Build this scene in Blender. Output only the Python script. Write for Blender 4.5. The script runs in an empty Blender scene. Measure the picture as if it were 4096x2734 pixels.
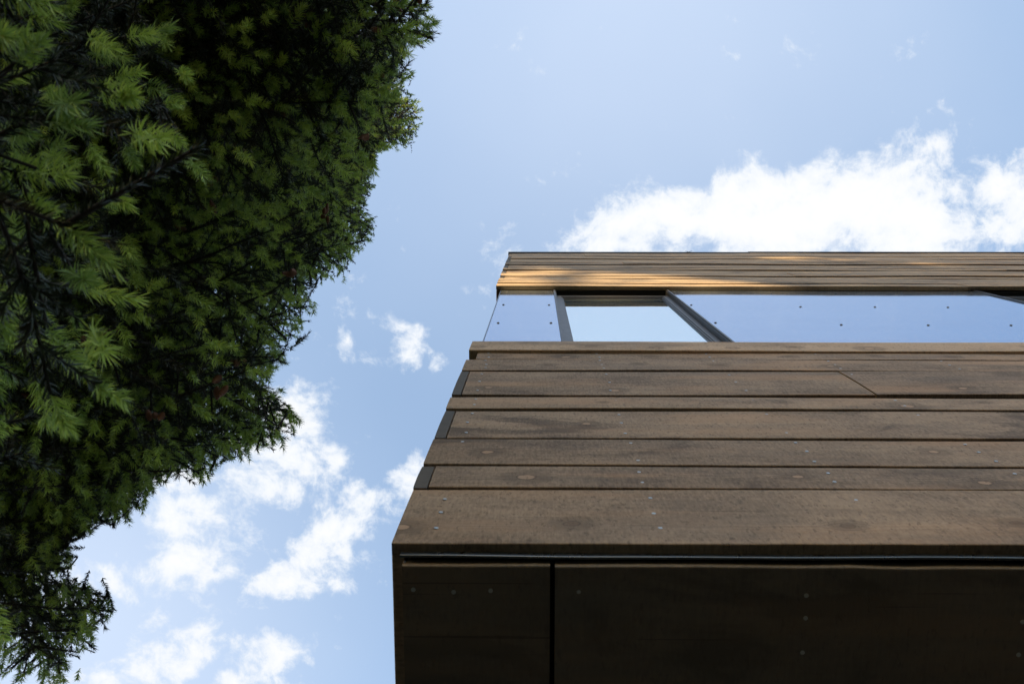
import bpy, math, random
import numpy as np
rng = np.random.default_rng(7)
random.seed(7)
sc = bpy.context.scene

# ------------------------------------------------------------------ camera
F, PX, PY, XV, YV = 3500., 2120., 1367., 2148., 748.     # photo pixels: focal length, principal point, zenith
CAMH = 1.40                                               # eye height over the ground
zc = np.array([(XV-PX)/F, (PY-YV)/F, -1.]); zc /= np.linalg.norm(zc)
xc = np.array([1., -.0022, 0.]); xc[2] = -(xc[0]*zc[0]+xc[1]*zc[1])/zc[2]; xc /= np.linalg.norm(xc)
yc = np.cross(zc, xc)
M = np.array([xc, yc, zc])
CAM = np.array([0., 0., CAMH])
cd = bpy.data.cameras.new('camera'); cam = bpy.data.objects.new('camera', cd); sc.collection.objects.link(cam)
from mathutils import Matrix, Vector
cam.matrix_world = Matrix.Translation(CAM) @ Matrix(M.tolist()).to_4x4()
cd.sensor_width = 36; cd.lens = F/4096*36
cd.shift_x = (2048-PX)/4096
cd.clip_start = .02; cd.clip_end = 2000
cd.dof.use_dof = True; cd.dof.focus_distance = 4.0; cd.dof.aperture_fstop = 14.0
sc.camera = cam
def rays(px, py):
    px = np.asarray(px, float); py = np.asarray(py, float)
    v = np.stack([(px-PX)/F, (PY-py)/F, -np.ones_like(px)], -1)
    return v @ M.T
def fac(px, py, Y):
    r = rays(px, py); return r*(Y/r[1])
def sof(px, py, h):
    r = rays(px, py); return r*(h/r[2])
def proj(P):            # world points -> photo pixels
    v = (np.asarray(P)-CAM) @ M
    d = np.maximum(-v[..., 2], 1e-3)
    return PX+F*v[..., 0]/d, PY-F*v[..., 1]/d, -v[..., 2]

# ------------------------------------------------------------------ exposure, sky, sun
sc.view_settings.view_transform = 'Standard'; sc.view_settings.look = 'None'
sc.view_settings.exposure = 1.75; sc.view_settings.gamma = 1
SUN_DIR = np.array([-.42, -.80, .17]); SUN_DIR /= np.linalg.norm(SUN_DIR)
sun_el = math.asin(SUN_DIR[2]); sun_az = math.atan2(SUN_DIR[0], SUN_DIR[1])
ld = bpy.data.lights.new('sun', 'SUN'); ld.energy = 3.0; ld.angle = math.radians(.53); ld.color = (1, .73, .36)
lo = bpy.data.objects.new('sun', ld); sc.collection.objects.link(lo)
lo.rotation_euler = Vector(SUN_DIR.tolist()).to_track_quat('Z', 'Y').to_euler()

w = bpy.data.worlds.new('World'); sc.world = w; w.use_nodes = True
nt = w.node_tree; nt.nodes.clear()
class NB:
    """small node-building helper"""
    def __init__(s, nt): s.nt = nt
    def n(s, t, **k):
        o = s.nt.nodes.new(t)
        for a, b in k.items(): setattr(o, a, b)
        return o
    def l(s, a, b): s.nt.links.new(a, b)
    def put(s, sock, v):
        if hasattr(v, 'is_output'): s.l(v, sock)
        else: sock.default_value = v
    def m(s, op, a, b=0., c=0., clamp=False):
        o = s.n('ShaderNodeMath', operation=op); o.use_clamp = clamp
        s.put(o.inputs[0], a); s.put(o.inputs[1], b); s.put(o.inputs[2], c)
        return o.outputs[0]
    def v(s, op, a, b=(0, 0, 0), c=None):
        o = s.n('ShaderNodeVectorMath', operation=op)
        s.put(o.inputs[0], a); s.put(o.inputs[1], b)
        if c is not None: s.put(o.inputs[2], c)
        return o.outputs[1] if op in ('LENGTH', 'DOT_PRODUCT', 'DISTANCE') else o.outputs[0]
    def noise(s, vec, scale=1., detail=4., rough=.5, dist=0., out=0):
        o = s.n('ShaderNodeTexNoise'); s.put(o.inputs['Vector'], vec)
        o.inputs['Scale'].default_value = scale; o.inputs['Detail'].default_value = detail
        o.inputs['Roughness'].default_value = rough; o.inputs['Distortion'].default_value = dist
        return o.outputs[out]
    def ss(s, x, a, b, lo=0., hi=1.):
        o = s.n('ShaderNodeMapRange', interpolation_type='SMOOTHSTEP')
        s.put(o.inputs['Value'], x); o.inputs['From Min'].default_value = a; o.inputs['From Max'].default_value = b
        o.inputs['To Min'].default_value = lo; o.inputs['To Max'].default_value = hi
        return o.outputs[0]
    def mix(s, f, a, b, blend='MIX'):
        o = s.n('ShaderNodeMix', data_type='RGBA', blend_type=blend)
        s.put(o.inputs[0], f); s.put(o.inputs[6], a if hasattr(a, 'is_output') else (*a, 1)); s.put(o.inputs[7], b if hasattr(b, 'is_output') else (*b, 1))
        return o.outputs[2]
    def xyz(s, x, y, z):
        o = s.n('ShaderNodeCombineXYZ'); s.put(o.inputs[0], x); s.put(o.inputs[1], y); s.put(o.inputs[2], z); return o.outputs[0]
    def sep(s, v):
        o = s.n('ShaderNodeSeparateXYZ'); s.put(o.inputs[0], v); return o.outputs

g = NB(nt)
sky = g.n('ShaderNodeTexSky', sky_type='NISHITA'); sky.sun_disc = False
sky.sun_elevation = sun_el; sky.sun_rotation = sun_az
sky.air_density = 1.0; sky.dust_density = 1.2; sky.ozone_density = 1.0; sky.altitude = 100
tc = g.n('ShaderNodeTexCoord').outputs['Generated']
sx = g.sep(tc)
zz = g.m('MAXIMUM', sx[2], .03)
p = g.xyz(g.m('DIVIDE', sx[0], zz), g.m('DIVIDE', sx[1], zz), 0.)      # a flat cloud layer overhead
wp = g.v('MULTIPLY_ADD', g.noise(p, 6., 3., .5, out=1), (.06, .06, 0), p)
wp = g.v('SUBTRACT', wp, (.03, .03, 0))
def cpos(dx, dy):
    r = rays(dx*1.7437, dy*1.7437); return r[0]/r[2], r[1]/r[2]
K = 1.7437/F
# cloud banks in the layer: (x, y, semi-axis a, b, tilt degrees, weight), x and y given by the look direction
CL = [(1460,515,150,60,-14,1.2),(1640,485,170,68,-14,1.3),(1860,465,200,95,-8,1.4),(2060,430,110,62,-25,1.15),(2050,520,140,80,10,1.3),
      (1360,545,95,40,-20,.9),(2310,440,85,62,-20,.95),(2325,520,85,65,0,.9),(2165,450,60,45,0,.85),(1930,640,600,90,0,.95),(2150,345,60,30,-30,.8),
      (2050,262,26,16,0,.52),(2140,268,16,14,0,.45),(2010,310,45,22,0,.5),(1910,330,30,14,0,.45),(1492,420,18,18,0,.42),
      (945,760,46,52,20,.74),(793,780,22,36,10,.5),(860,820,50,24,30,.36),(1010,830,28,20,0,.55),(845,985,26,26,0,.52),(935,1095,40,56,10,.78),
      (700,890,60,48,10,.82),(690,960,90,60,30,.95),(655,1050,110,60,10,1.05),(600,1120,95,55,0,.95),(735,1060,58,70,0,.9),
      (400,1110,110,45,0,.95),(420,1190,100,65,10,1.0),(415,1305,95,58,8,1.1),(330,1270,40,40,0,.6),
      (760,1250,130,72,-35,1.12),(845,1190,52,55,0,.85),(660,1345,95,52,-20,1.0),(560,1230,70,50,0,.66),(770,1330,60,40,40,.7),(820,1140,42,48,0,.62),
      (265,1330,90,30,35,.66),(530,1400,70,26,10,.55),(350,1420,80,70,60,.5),(330,1520,140,50,-20,.85),(440,1500,80,55,-50,.9),(620,1510,95,58,-5,.95),(560,1570,120,40,0,.9),
      (120,1340,130,60,0,.55),(205,1560,120,50,0,.75),(140,1180,120,80,0,.5)]
acc = None
for (x, y, a, b, t, wt) in CL:
    cx, cy = cpos(x, y)
    d = g.v('SUBTRACT', wp, (cx, cy, 0))
    ct, st = math.cos(math.radians(t)), math.sin(math.radians(t))
    a, b = a*K*1.22, b*K*1.22
    u = g.v('DOT_PRODUCT', d, (ct/a, st/a, 0)); v_ = g.v('DOT_PRODUCT', d, (-st/b, ct/b, 0))
    r2 = g.m('ADD', g.m('MULTIPLY', u, u), g.m('MULTIPLY', v_, v_))
    e = g.m('MULTIPLY', g.m('DIVIDE', 1., g.m('MULTIPLY_ADD', g.m('MULTIPLY', r2, g.m('SQRT', r2)), 1., 1.)), wt)
    acc = e if acc is None else g.m('SMOOTH_MAX', acc, e, .12)
big = g.noise(g.v('ADD', wp, (3.4, 1.1, 0)), 9., 9., .64)
fine = g.noise(g.v('ADD', wp, (7.1, 4.2, 0)), 30., 8., .66, .15)
dens = g.m('ADD', g.m('MULTIPLY', acc, .88), g.m('ADD', g.m('MULTIPLY', g.m('SUBTRACT', big, .5), 1.6), g.m('MULTIPLY', g.m('SUBTRACT', fine, .5), 1.5)))
mask = g.m('SUBTRACT', g.ss(dens, .36, .84), 0.)
mask = g.m('POWER', mask, .95)
# thin bright veil between the clouds, thickest low on the left of the view and overhead
veil = g.noise(p, 1.6, 4., .55)
ex, ey = cpos(150, 1500)
dv = g.v('LENGTH', g.v('SUBTRACT', p, (ex, ey, 0)))
ex2, ey2 = cpos(1500, -50)
dv2 = g.v('LENGTH', g.v('SUBTRACT', p, (ex2, ey2, 0)))
vl = g.m('ADD', g.ss(dv, .55, 0., 0., .5), g.ss(dv2, .60, 0., 0., .36))
vl = g.m('ADD', vl, g.m('MULTIPLY_ADD', veil, .30, .12), clamp=True)
STR = .14
skyc = sky.outputs[0]
hsv = g.n('ShaderNodeHueSaturation'); hsv.inputs['Saturation'].default_value = 1.12; g.l(skyc, hsv.inputs['Color'])
SKYGAIN = 1.16
skyb = g.mix(1., hsv.outputs[0], (SKYGAIN,)*3, 'MULTIPLY')
c1 = g.mix(vl, skyb, (1.65, 1.88, 2.28))
cloudc = g.mix(g.ss(dens, .5, 1.15), (1.78, 1.92, 2.12), (2.13, 2.15, 2.18))
c2 = g.mix(mask, c1, cloudc)
bg = g.n('ShaderNodeBackground'); g.l(c2, bg.inputs[0]); bg.inputs[1].default_value = STR
out = g.n('ShaderNodeOutputWorld'); g.l(bg.outputs[0], out.inputs[0])

# ------------------------------------------------------------------ helpers
def mat(name):
    m = bpy.data.materials.new(name); m.use_nodes = True
    b = m.node_tree.nodes['Principled BSDF']
    return m, NB(m.node_tree), b
def simple(name, col, rough=.6, metal=0., **k):
    m, n, b = mat(name)
    tcx = n.n('ShaderNodeTexCoord').outputs['Object']
    nz = n.noise(tcx, 30., 5., .6)
    n.l(n.mix(n.m('MULTIPLY', nz, .5), col, tuple(c*.6 for c in col)), b.inputs['Base Color'])
    n.l(n.m('MULTIPLY_ADD', nz, .15, rough-.07), b.inputs['Roughness'])
    b.inputs['Metallic'].default_value = metal
    for a, v in k.items(): b.inputs[a].default_value = v
    return m
class MB:
    """collects geometry, built as one mesh object"""
    def __init__(s): s.v = []; s.f = []; s.a = []; s.mi = []; s.fr = {}
    def add(s, vs, fs, attr=(0, 0, 0), mi=0):
        o = len(s.v); s.v += [tuple(map(float, q)) for q in vs]; s.f += [tuple(i+o for i in q) for q in fs]
        s.a += [attr]*len(vs); s.mi += ([mi]*len(fs) if isinstance(mi, int) else mi)
    def box(s, x0, x1, y0, y1, z0, z1, attr=(0, 0, 0), mi=0):
        s.add([(x0,y0,z0),(x1,y0,z0),(x1,y1,z0),(x0,y1,z0),(x0,y0,z1),(x1,y0,z1),(x1,y1,z1),(x0,y1,z1)],
              [(0,3,2,1),(4,5,6,7),(0,1,5,4),(1,2,6,5),(2,3,7,6),(3,0,4,7)], attr, mi)
    def disc(s, c, nrm, r, h, n=10, attr=(0, 0, 0), mi=0, dome=False):
        nrm = Vector(nrm).normalized(); u = nrm.orthogonal().normalized(); w_ = nrm.cross(u); c = Vector(c)
        vs = []; rings = [(1, 0), (1, .5), (.65, .9)] if dome else [(1, 0), (1, .8), (.85, 1)]
        for rr, hh in rings:
            for k in range(n):
                a = 2*math.pi*k/n; vs.append(c+u*math.cos(a)*r*rr+w_*math.sin(a)*r*rr+nrm*h*hh)
        vs.append(c+nrm*h)
        fs = [(j*n+k, j*n+(k+1) % n, (j+1)*n+(k+1) % n, (j+1)*n+k) for j in range(2) for k in range(n)]
        fs += [(2*n+k, 2*n+(k+1) % n, 3*n) for k in range(n)]
        s.add(vs, fs, attr, mi)
    def build(s, name, mats, parent=None, smooth=False):
        me = bpy.data.meshes.new(name); me.from_pydata(s.v, [], s.f); me.update()
        at = me.attributes.new('bid', 'FLOAT_VECTOR', 'POINT')
        at.data.foreach_set('vector', np.array(s.a, np.float32).ravel())
        fr = np.full(len(s.v), 9., np.float32)
        for i0, arr in s.fr.items(): fr[i0:i0+len(arr)] = arr
        a2 = me.attributes.new('across', 'FLOAT', 'POINT'); a2.data.foreach_set('value', fr)
        mats = mats if isinstance(mats, (list, tuple)) else [mats]
        for m in mats: me.materials.append(m)
        me.polygons.foreach_set('material_index', np.array(s.mi, np.int32))
        if smooth: me.polygons.foreach_set('use_smooth', np.ones(len(s.f), bool))
        o = bpy.data.objects.new(name, me); sc.collection.objects.link(o)
        if parent is not None: o.parent = parent; o.matrix_parent_inverse = parent.matrix_world.inverted() if False else Matrix.Translation(-parent.location)
        return o
def tag(o, label=None, cat=None, group=None, kind=None):
    for k, v in (('label', label), ('category', cat), ('group', group), ('kind', kind)):
        if v: o[k] = v
    return o
def empty(name, loc):
    o = bpy.data.objects.new(name, None); o.location = loc; sc.collection.objects.link(o); return o

# ------------------------------------------------------------------ wood
def wood(name, dark=(.142, .099, .070), light=(.445, .312, .210), along=0, bump=.35, pits=1.):
    """rough sawn stained spruce boards, fibres along axis 0 (x) or 1 (y)"""
    m, n, b = mat(name)
    tcx = n.n('ShaderNodeTexCoord').outputs['Object']
    at = n.n('ShaderNodeAttribute'); at.attribute_name = 'bid'; bid = at.outputs['Vector']
    bs = n.sep(bid)
    v = n.v('MULTIPLY_ADD', bid, (17.3, 9.1, 13.7), tcx)
    S = n.sep(v)
    A, B, C = (S[0], S[1], S[2]) if along == 0 else (S[1], S[0], S[2])
    def st(a, b_, c=None): return n.xyz(n.m('MULTIPLY', A, a), n.m('MULTIPLY', C if along == 0 else B, b_), n.m('MULTIPLY', B if along == 0 else C, b_ if c is None else c))
    cross = C if along == 0 else B
    # heart line of the board with knots strung along it; 'across' is the distance in metres from the board's lower edge
    aa = n.n('ShaderNodeAttribute'); aa.attribute_name = 'across'; ac = aa.outputs['Fac']
    hz_ = n.m('MULTIPLY_ADD', bs[1], .11, .035)
    wob = n.m('ADD', n.m('MULTIPLY', n.m('SUBTRACT', n.noise(n.xyz(n.m('MULTIPLY', A, 1.6), 0., 0.), 1., 3., .5), .5), .055),
              n.m('MULTIPLY', n.m('SUBTRACT', n.noise(st(9, 14), 1., 3., .6), .5), .016))
    hd = n.m('SUBTRACT', n.m('ADD', ac, wob), hz_)
    kv = n.n('ShaderNodeTexVoronoi', voronoi_dimensions='1D', feature='F1'); kv.inputs['Scale'].default_value = 1.
    kv.inputs['Randomness'].default_value = .95
    n.l(n.m('MULTIPLY', A, 3.6), kv.inputs['W'])
    kc = n.sep(kv.outputs['Color'])
    dx = n.m('DIVIDE', kv.outputs['Distance'], 3.6)
    hk = n.m('ADD', hd, n.m('MULTIPLY', n.m('SUBTRACT', kc[2], .5), .05))
    R_ = n.m('MULTIPLY_ADD', kc[1], .016, .007)
    has = n.m('GREATER_THAN', kc[0], .30)
    rr = n.m('SQRT', n.m('ADD', n.m('POWER', n.m('MULTIPLY', dx, .75), 2.), n.m('MULTIPLY', hk, hk)))
    rr = n.m('ADD', rr, n.m('MULTIPLY', n.m('SUBTRACT', n.noise(st(45, 45), 1., 3.), .5), .009))
    kn = n.m('MULTIPLY', has, n.m('SUBTRACT', 1., n.m('DIVIDE', rr, R_), clamp=True))
    halo = n.m('MULTIPLY', has, n.ss(n.m('DIVIDE', rr, R_), 3.6, .9))
    bow = n.m('MULTIPLY', n.m('MULTIPLY', has, n.ss(n.m('DIVIDE', dx, R_), 5., 0.)), n.m('MULTIPLY', R_, 1.25))
    q_ = n.m('SUBTRACT', n.m('ABSOLUTE', hd), bow)
    ring = n.m('SINE', n.m('ADD', n.m('MULTIPLY', q_, 520.), n.m('MULTIPLY', n.noise(st(4, 10), 1., 3.), 9.)))
    ringa = n.m('MULTIPLY', n.m('MULTIPLY', n.ss(ring, .70, 1.), n.ss(q_, .026, .004)), n.ss(n.noise(st(2.0, 3), 1., 3.), .36, .56))
    # tones
    blot = n.noise(st(3.0, 6.), 1., 6., .62)
    strk = n.noise(st(5., 70), 1., 5., .6)
    spk = n.noise(st(150, 62), 1., 3., .65)
    saw = n.noise(st(230, 18), 1., 2., .5)
    patch = n.ss(n.noise(st(2.4, 5.), 1., 5., .62, 1.0), .50, .66)
    t = n.m('ADD', n.m('MULTIPLY', n.m('SUBTRACT', blot, .5), 1.5), .47)
    t = n.m('ADD', t, n.m('MULTIPLY', n.m('SUBTRACT', strk, .5), .42))
    t = n.m('ADD', t, n.m('MULTIPLY', n.m('SUBTRACT', spk, .5), 1.1*pits))
    t = n.m('ADD', t, n.m('MULTIPLY', n.m('SUBTRACT', saw, .5), .40))
    t = n.m('ADD', t, n.m('MULTIPLY', n.m('SUBTRACT', bs[0], .5), .8))
    t = n.m('SUBTRACT', t, n.m('MULTIPLY', patch, n.m('MULTIPLY_ADD', bs[2], .55, .06)))
    t = n.m('ADD', t, n.m('MULTIPLY', ringa, .42))
    t = n.m('MINIMUM', n.m('MAXIMUM', t, 0.), 1.25)
    col = n.mix(t, dark, light); 
    n.nt.nodes[-1].clamp_factor = False
    warm = tuple(c*k for c, k in zip(light, (1.10, .93, .78))); grey = tuple(c*k for c, k in zip(dark, (1.25, 1.4, 1.6)))
    col = n.mix(n.m('MULTIPLY', n.ss(n.noise(st(1.6, 9), 1., 3.), .48, .72), .45), col, warm)
    col = n.mix(n.m('MULTIPLY', n.ss(n.noise(n.v('ADD', st(1.2, 6), (5, 5, 5)), 1., 3.), .5, .72), .40), col, grey)
    kring = n.m('MULTIPLY', n.ss(kn, .0, .12), n.ss(kn, .42, .2))
    kcol = n.mix(n.m('GREATER_THAN', kc[2], .45), tuple(c*k for c, k in zip(dark, (.8, .7, .65))), tuple(c*k for c, k in zip(light, (1.12, 1.02, .98))))
    col = n.mix(n.m('MULTIPLY', n.m('MULTIPLY', n.ss(halo, .1, .8), n.m('SUBTRACT', 1., n.ss(kn, 0., .1))), .38), col, tuple(c*.7 for c in dark))
    col = n.mix(n.m('MULTIPLY', n.ss(kn, .02, .5), .62), col, kcol)
    col = n.mix(n.m('MULTIPLY', kring, .65), col, tuple(c*.55 for c in dark))
    pit = n.ss(n.noise(st(105, 48), 1., 3., .65), .58, .67)
    col = n.mix(n.m('MULTIPLY', pit, .42*pits), col, tuple(c*.55 for c in dark))
    crack = n.m('MULTIPLY', n.ss(n.noise(st(2.2, 130), 1., 2., .4), .70, .74), .45)
    col = n.mix(crack, col, tuple(c*.4 for c in dark))
    n.l(col, b.inputs['Base Color'])
    b.inputs['Roughness'].default_value = .82; b.inputs['Specular IOR Level'].default_value = .25
    h = n.m('ADD', n.m('ADD', n.m('MULTIPLY', strk, .5), n.m('MULTIPLY', spk, .35)), n.m('ADD', n.m('MULTIPLY', saw, .3), n.m('MULTIPLY', pit, -.5)))
    h = n.m('ADD', h, n.m('MULTIPLY', ringa, .25))
    bp = n.n('ShaderNodeBump'); bp.inputs['Strength'].default_value = bump; bp.inputs['Distance'].default_value = .0022
    n.l(h, bp.inputs['Height']); n.l(bp.outputs[0], b.inputs['Normal'])
    return m
M_wood = wood('weathered_brown_wood')
M_woody = wood('weathered_brown_wood_side', along=1)
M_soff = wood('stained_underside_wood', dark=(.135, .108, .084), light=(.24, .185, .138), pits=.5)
M_end = simple('dark_stained_end_grain', (.105, .088, .074), .8)
M_raw = simple('raw_orange_end_grain', (.42, .24, .09), .8)
M_nail = simple('galvanised_nail', (.50, .53, .56), .45, .6)
M_blk = simple('black_membrane', (.012, .012, .013), .6)
M_alu = simple('black_anodised_metal', (.11, .125, .15), .28, .8)
M_frame = simple('anthracite_frame', (.064, .060, .058), .42, .15)
M_screw = simple('screw_steel', (.12, .11, .10), .45, .7)

# ------------------------------------------------------------------ the ground
def ground():
    n_ = 60; half = 300.
    t = np.linspace(-1, 1, n_+1); c = np.sign(t)*np.abs(t)**2.2*half
    X, Y = np.meshgrid(c, c)
    Z = .05*np.sin(X*.35)*np.cos(Y*.27)*np.clip(np.hypot(X, Y)/12-1, 0, 1)
    vs = np.stack([X, Y, Z], -1).reshape(-1, 3); fs = [(j*(n_+1)+i, j*(n_+1)+i+1, (j+1)*(n_+1)+i+1, (j+1)*(n_+1)+i) for j in range(n_) for i in range(n_)]
    m, n, b = mat('lawn_and_gravel')
    tcx = n.n('ShaderNodeTexCoord').outputs['Object']
    a = n.noise(tcx, 1.2, 6., .6); f = n.noise(tcx, 60., 5., .7)
    col = n.mix(f, (.012, .016, .007), (.028, .031, .015)); col = n.mix(n.ss(a, .5, .6), col, (.034, .030, .025))
    n.l(col, b.inputs['Base Color']); b.inputs['Roughness'].default_value = .95
    bp = n.n('ShaderNodeBump'); bp.inputs['Strength'].default_value = .6; bp.inputs['Distance'].default_value = .03
    n.l(f, bp.inputs['Height']); n.l(bp.outputs[0], b.inputs['Normal'])
    B_ = MB(); B_.add(vs, fs); o = B_.build('ground', m); tag(o, kind='structure')
ground()

# ------------------------------------------------------------------ the timber building
D = .60; XL = -.248; XR = 7.0; YB = 7.5
def hgt(y, x=2100., Y=D): return float(fac(x, y, Y)[2])+CAMH
B0 = empty('timber_house', (XL, D, 0))
tag(B0, 'modern house clad in brown stained timber boards, seen from below its overhanging corner', 'house')

def board(mb, x0, x1, yf, t, z0, z1, r=.0025, attr=None, wav=.0019, axis=0, mi=0, endmi=None, rt=None, cup=.0012, tilt=.0008):
    """one sawn board: rounded front arrises, slightly wavy edges; runs along x (axis 0) or y (axis 1); yf = outer face, thickness t inwards"""
    attr = attr or (random.random(), random.random(), random.random())
    rt = rt or r
    prof = [(t, z0, 0), (r, z0, 0)]
    for k in range(1, 4): a = math.pi/2*k/3; prof.append((r-r*math.sin(a), z0+r-r*math.cos(a), 0))
    for k in (1, 2, 3): prof.append((-cup*math.sin(math.pi*k/4), z0+(z1-z0)*k/4, .5))
    for k in range(0, 4): a = math.pi/2*k/3; prof.append((rt-rt*math.cos(a), z1-rt+rt*math.sin(a), 1))
    prof.append((t, z1, 1))
    prof = [(a-(tilt*(1-(b-z0)/(z1-z0)) if a < t*.9 else 0), b, c) for a, b, c in prof]
    L = x1-x0; N = max(2, int(L/.04)); ph = [random.uniform(0, 6.28) for _ in range(6)]
    vs = []
    for i in range(N+1):
        s = x0+L*i/N
        wb = wav*(math.sin(s*5.1+ph[0])*.6+math.sin(s*13.7+ph[1])*.3+math.sin(s*37+ph[2])*.18)
        wt = wav*(math.sin(s*4.3+ph[3])*.6+math.sin(s*11.9+ph[4])*.3)*.7
        wy = wav*.7*math.sin(s*3.1+ph[5])
        for (dy, z, k) in prof:
            zz_ = z+(wb if k == 0 else wt if k == 1 else 0); yy = yf+dy+(wy if dy < t*.9 else 0)
            vs.append((s, yy, zz_) if axis == 0 else (yy, s, zz_))
    P = len(prof); fs = []
    for i in range(N):
        for k in range(P):
            q = (i*P+k, i*P+(k+1) % P, (i+1)*P+(k+1) % P, (i+1)*P+k)
            fs.append(q if axis else q[::-1])
    mis = [mi]*len(fs)
    c1 = tuple(range(P)); c2 = tuple(N*P+k for k in range(P))
    fs += [c1[::-1] if axis else c1, c2 if axis else c2[::-1]]; mis += [endmi if endmi is not None else mi]*2
    mb.fr[len(mb.v)] = np.array([q[1]-z0 for q in prof]*(N+1), np.float32)
    mb.add(vs, fs, attr, mis)

ZB = hgt(2170, 1564)         # lower edge of the cladding
T = .021
# rows from the bottom: (photo y of lower edge, photo y of upper edge, proud mm, side board end shown, tone)
rows = [(2170, 1954, 0, 0, .45), (1950, 1865, 1, 1, .30), (1858, 1757, 1, 0, .32), (1750, 1643, 1, 1, .5), (1637, 1592, 4, 0, .62),
        (1583, 1490, 5, 1, .36), (1481.5, 1439, 2.5, 0, .5), (1437, 1408, 1, 2, .45)]
cl = MB(); nl = MB()
STUDS = [-.175+.397*k for k in range(18)]
joints = {5: .985, 1: 3.1, 3: 4.2}
for i, (yb, yt, pr, se, tone) in enumerate(rows):
    xr = 1700+i*40
    z0, z1 = (hgt(yb, xr), hgt(yt, xr))
    if i == 0: z0 = ZB
    y0 = D-pr*.001
    xs = XL if se == 0 else XL+(.030 if se == 1 else .033)
    cuts = [xs]+([joints[i]] if i in joints else [])+[XR]
    for c in range(len(cuts)-1):
        a, b = cuts[c]+(.004 if c else 0), cuts[c+1]
        ch = {0: (.52, .35, .15), 1: (.36, .3, .2), 2: (.42, .7, .5), 3: (.60, .9, .95), 4: (.72, .2, .4), 5: (.40, .45, .1), 6: (.55, .35, .3), 7: (.5, .1, .2)}[i]
        tn = ch if c == 0 else (ch[0]-.06, .6, .35)
        board(cl, a, b, y0-(.0035 if c else 0), T, z0, z1, attr=tn, endmi=1 if c == 0 else 2, mi=0)
    hh = z1-z0
    fr = (.12, .36, .60, .86) if hh > .22 and i < 2 else (.25, .72) if hh < .15 else (.15, .5, .85)
    if i == 0: fr = (.235, .52, .79)
    for s in STUDS:
        for f in fr:
            nl.disc((s+random.uniform(-.004, .004), y0-.0008-(0 if i not in joints or s < joints[i] else .002), z0+hh*f+random.uniform(-.006, .006)), (0, -1, 0), .0042, .0014, 8)
# projecting sill board with a rounded top
zs0, zs1 = hgt(1402, 1890, D-.010), hgt(1365, 2000, D-.010)
board(cl, XL, XR, D-.012, .034, zs0, zs1, r=.003, rt=.012, attr=(1.35, .3, .6), wav=.0016, endmi=1)  # tone raised to imitate the extra skylight on the sill
cl.v, nofs = cl.v, len(cl.v)
cl.f += [tuple(i+nofs for i in q) for q in nl.f]; cl.v += nl.v; cl.a += nl.a; cl.mi += [3]*len(nl.f)
CLD = cl.build('cladding', [M_wood, M_end, M_raw, M_nail], B0)
# parapet cladding
tl = [1148, 1137, 1117, 1108, 1095, 1083.5, 1075.5, 1061.5, 1053, 1039, 1029, 1013.5]
offs = [0, 1.5, -1, 2, -1, 2.5, 0, 3, 0, 3.5, 0]
tc_ = MB(); tn_ = MB()
ZT = []
for i in range(len(tl)-1):
    z0, z1 = hgt(tl[i], 2150), hgt(tl[i+1], 2150)
    if i: z0 += .006
    ZT.append((z0, z1))
    y0 = D-offs[i]*.001-.004
    se = i in (2, 4, 6, 8, 9)
    xs = XL+(.032 if se else 0)
    jt = {0: 2.62, 3: 1.75, 5: 3.4, 7: .68, 8: 1.9, 10: .42}.get(i)
    cuts = [xs]+([jt] if jt else [])+[XR]
    tone = random.uniform(.35, .72)
    for c in range(len(cuts)-1):
        a, b = cuts[c]+(.0015 if c else 0), cuts[c+1]
        board(tc_, a, b, y0-(.004 if c else 0), T, z0, z1, attr=(tone if c == 0 else random.uniform(.3, .75), random.random(), random.random()), endmi=1 if c == 0 else 2, wav=.0030, r=.003, tilt=.0038)
PAR = tc_.build('cladding', [wood('weathered_brown_parapet_wood', dark=(.15, .115, .085), light=(.43, .32, .215)), M_end, M_raw], B0)
ZP0, ZP1 = ZT[0][0], ZT[-1][1]
# side wall cladding (facing left): boards run back along y; every other one laps the corner so its end shows in front
sd = MB()
allrows = [(r, k, D) for k, r in enumerate(rows)]
for i, (yb, yt, pr, se, tone) in enumerate(rows):
    xr = 1700+i*40
    z0, z1 = (hgt(yb, xr) if i else ZB+.001, hgt(yt, xr))
    ystart = D-.001-pr*.001+.002 if se == 1 else D+T+.001
    if se == 2: ystart = D+T+.004
    board(sd, ystart, YB, XL, .026 if se == 1 else T, z0, z1, axis=1, attr=(tone, random.random(), random.random()), endmi=1, wav=.0016)
board(sd, D+.023, YB, XL+.001, T, zs0, zs1, axis=1, attr=(.5, .1, .7), endmi=1)
for i, (z0, z1) in enumerate(ZT):
    se = i in (2, 4, 6, 8, 9)
    board(sd, D-.004-offs[i]*.001+.002 if se else D+T+.001, YB, XL, .027 if se else T, z0, z1, axis=1, attr=(random.random(),)*3, endmi=1, wav=.003)
# boards between sill and parapet on the side wall, set back from the panel edge
zz_ = zs1+.006
while zz_ < ZP0-.05:
    z2 = min(zz_+random.choice((.14, .19, .27)), ZP0-.006)
    board(sd, D+.05, YB, XL+.035, T, zz_, z2-.006, axis=1, attr=(random.random(),)*3, endmi=1); zz_ = z2
sd.build('side_cladding', [M_woody, M_end], B0)
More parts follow.
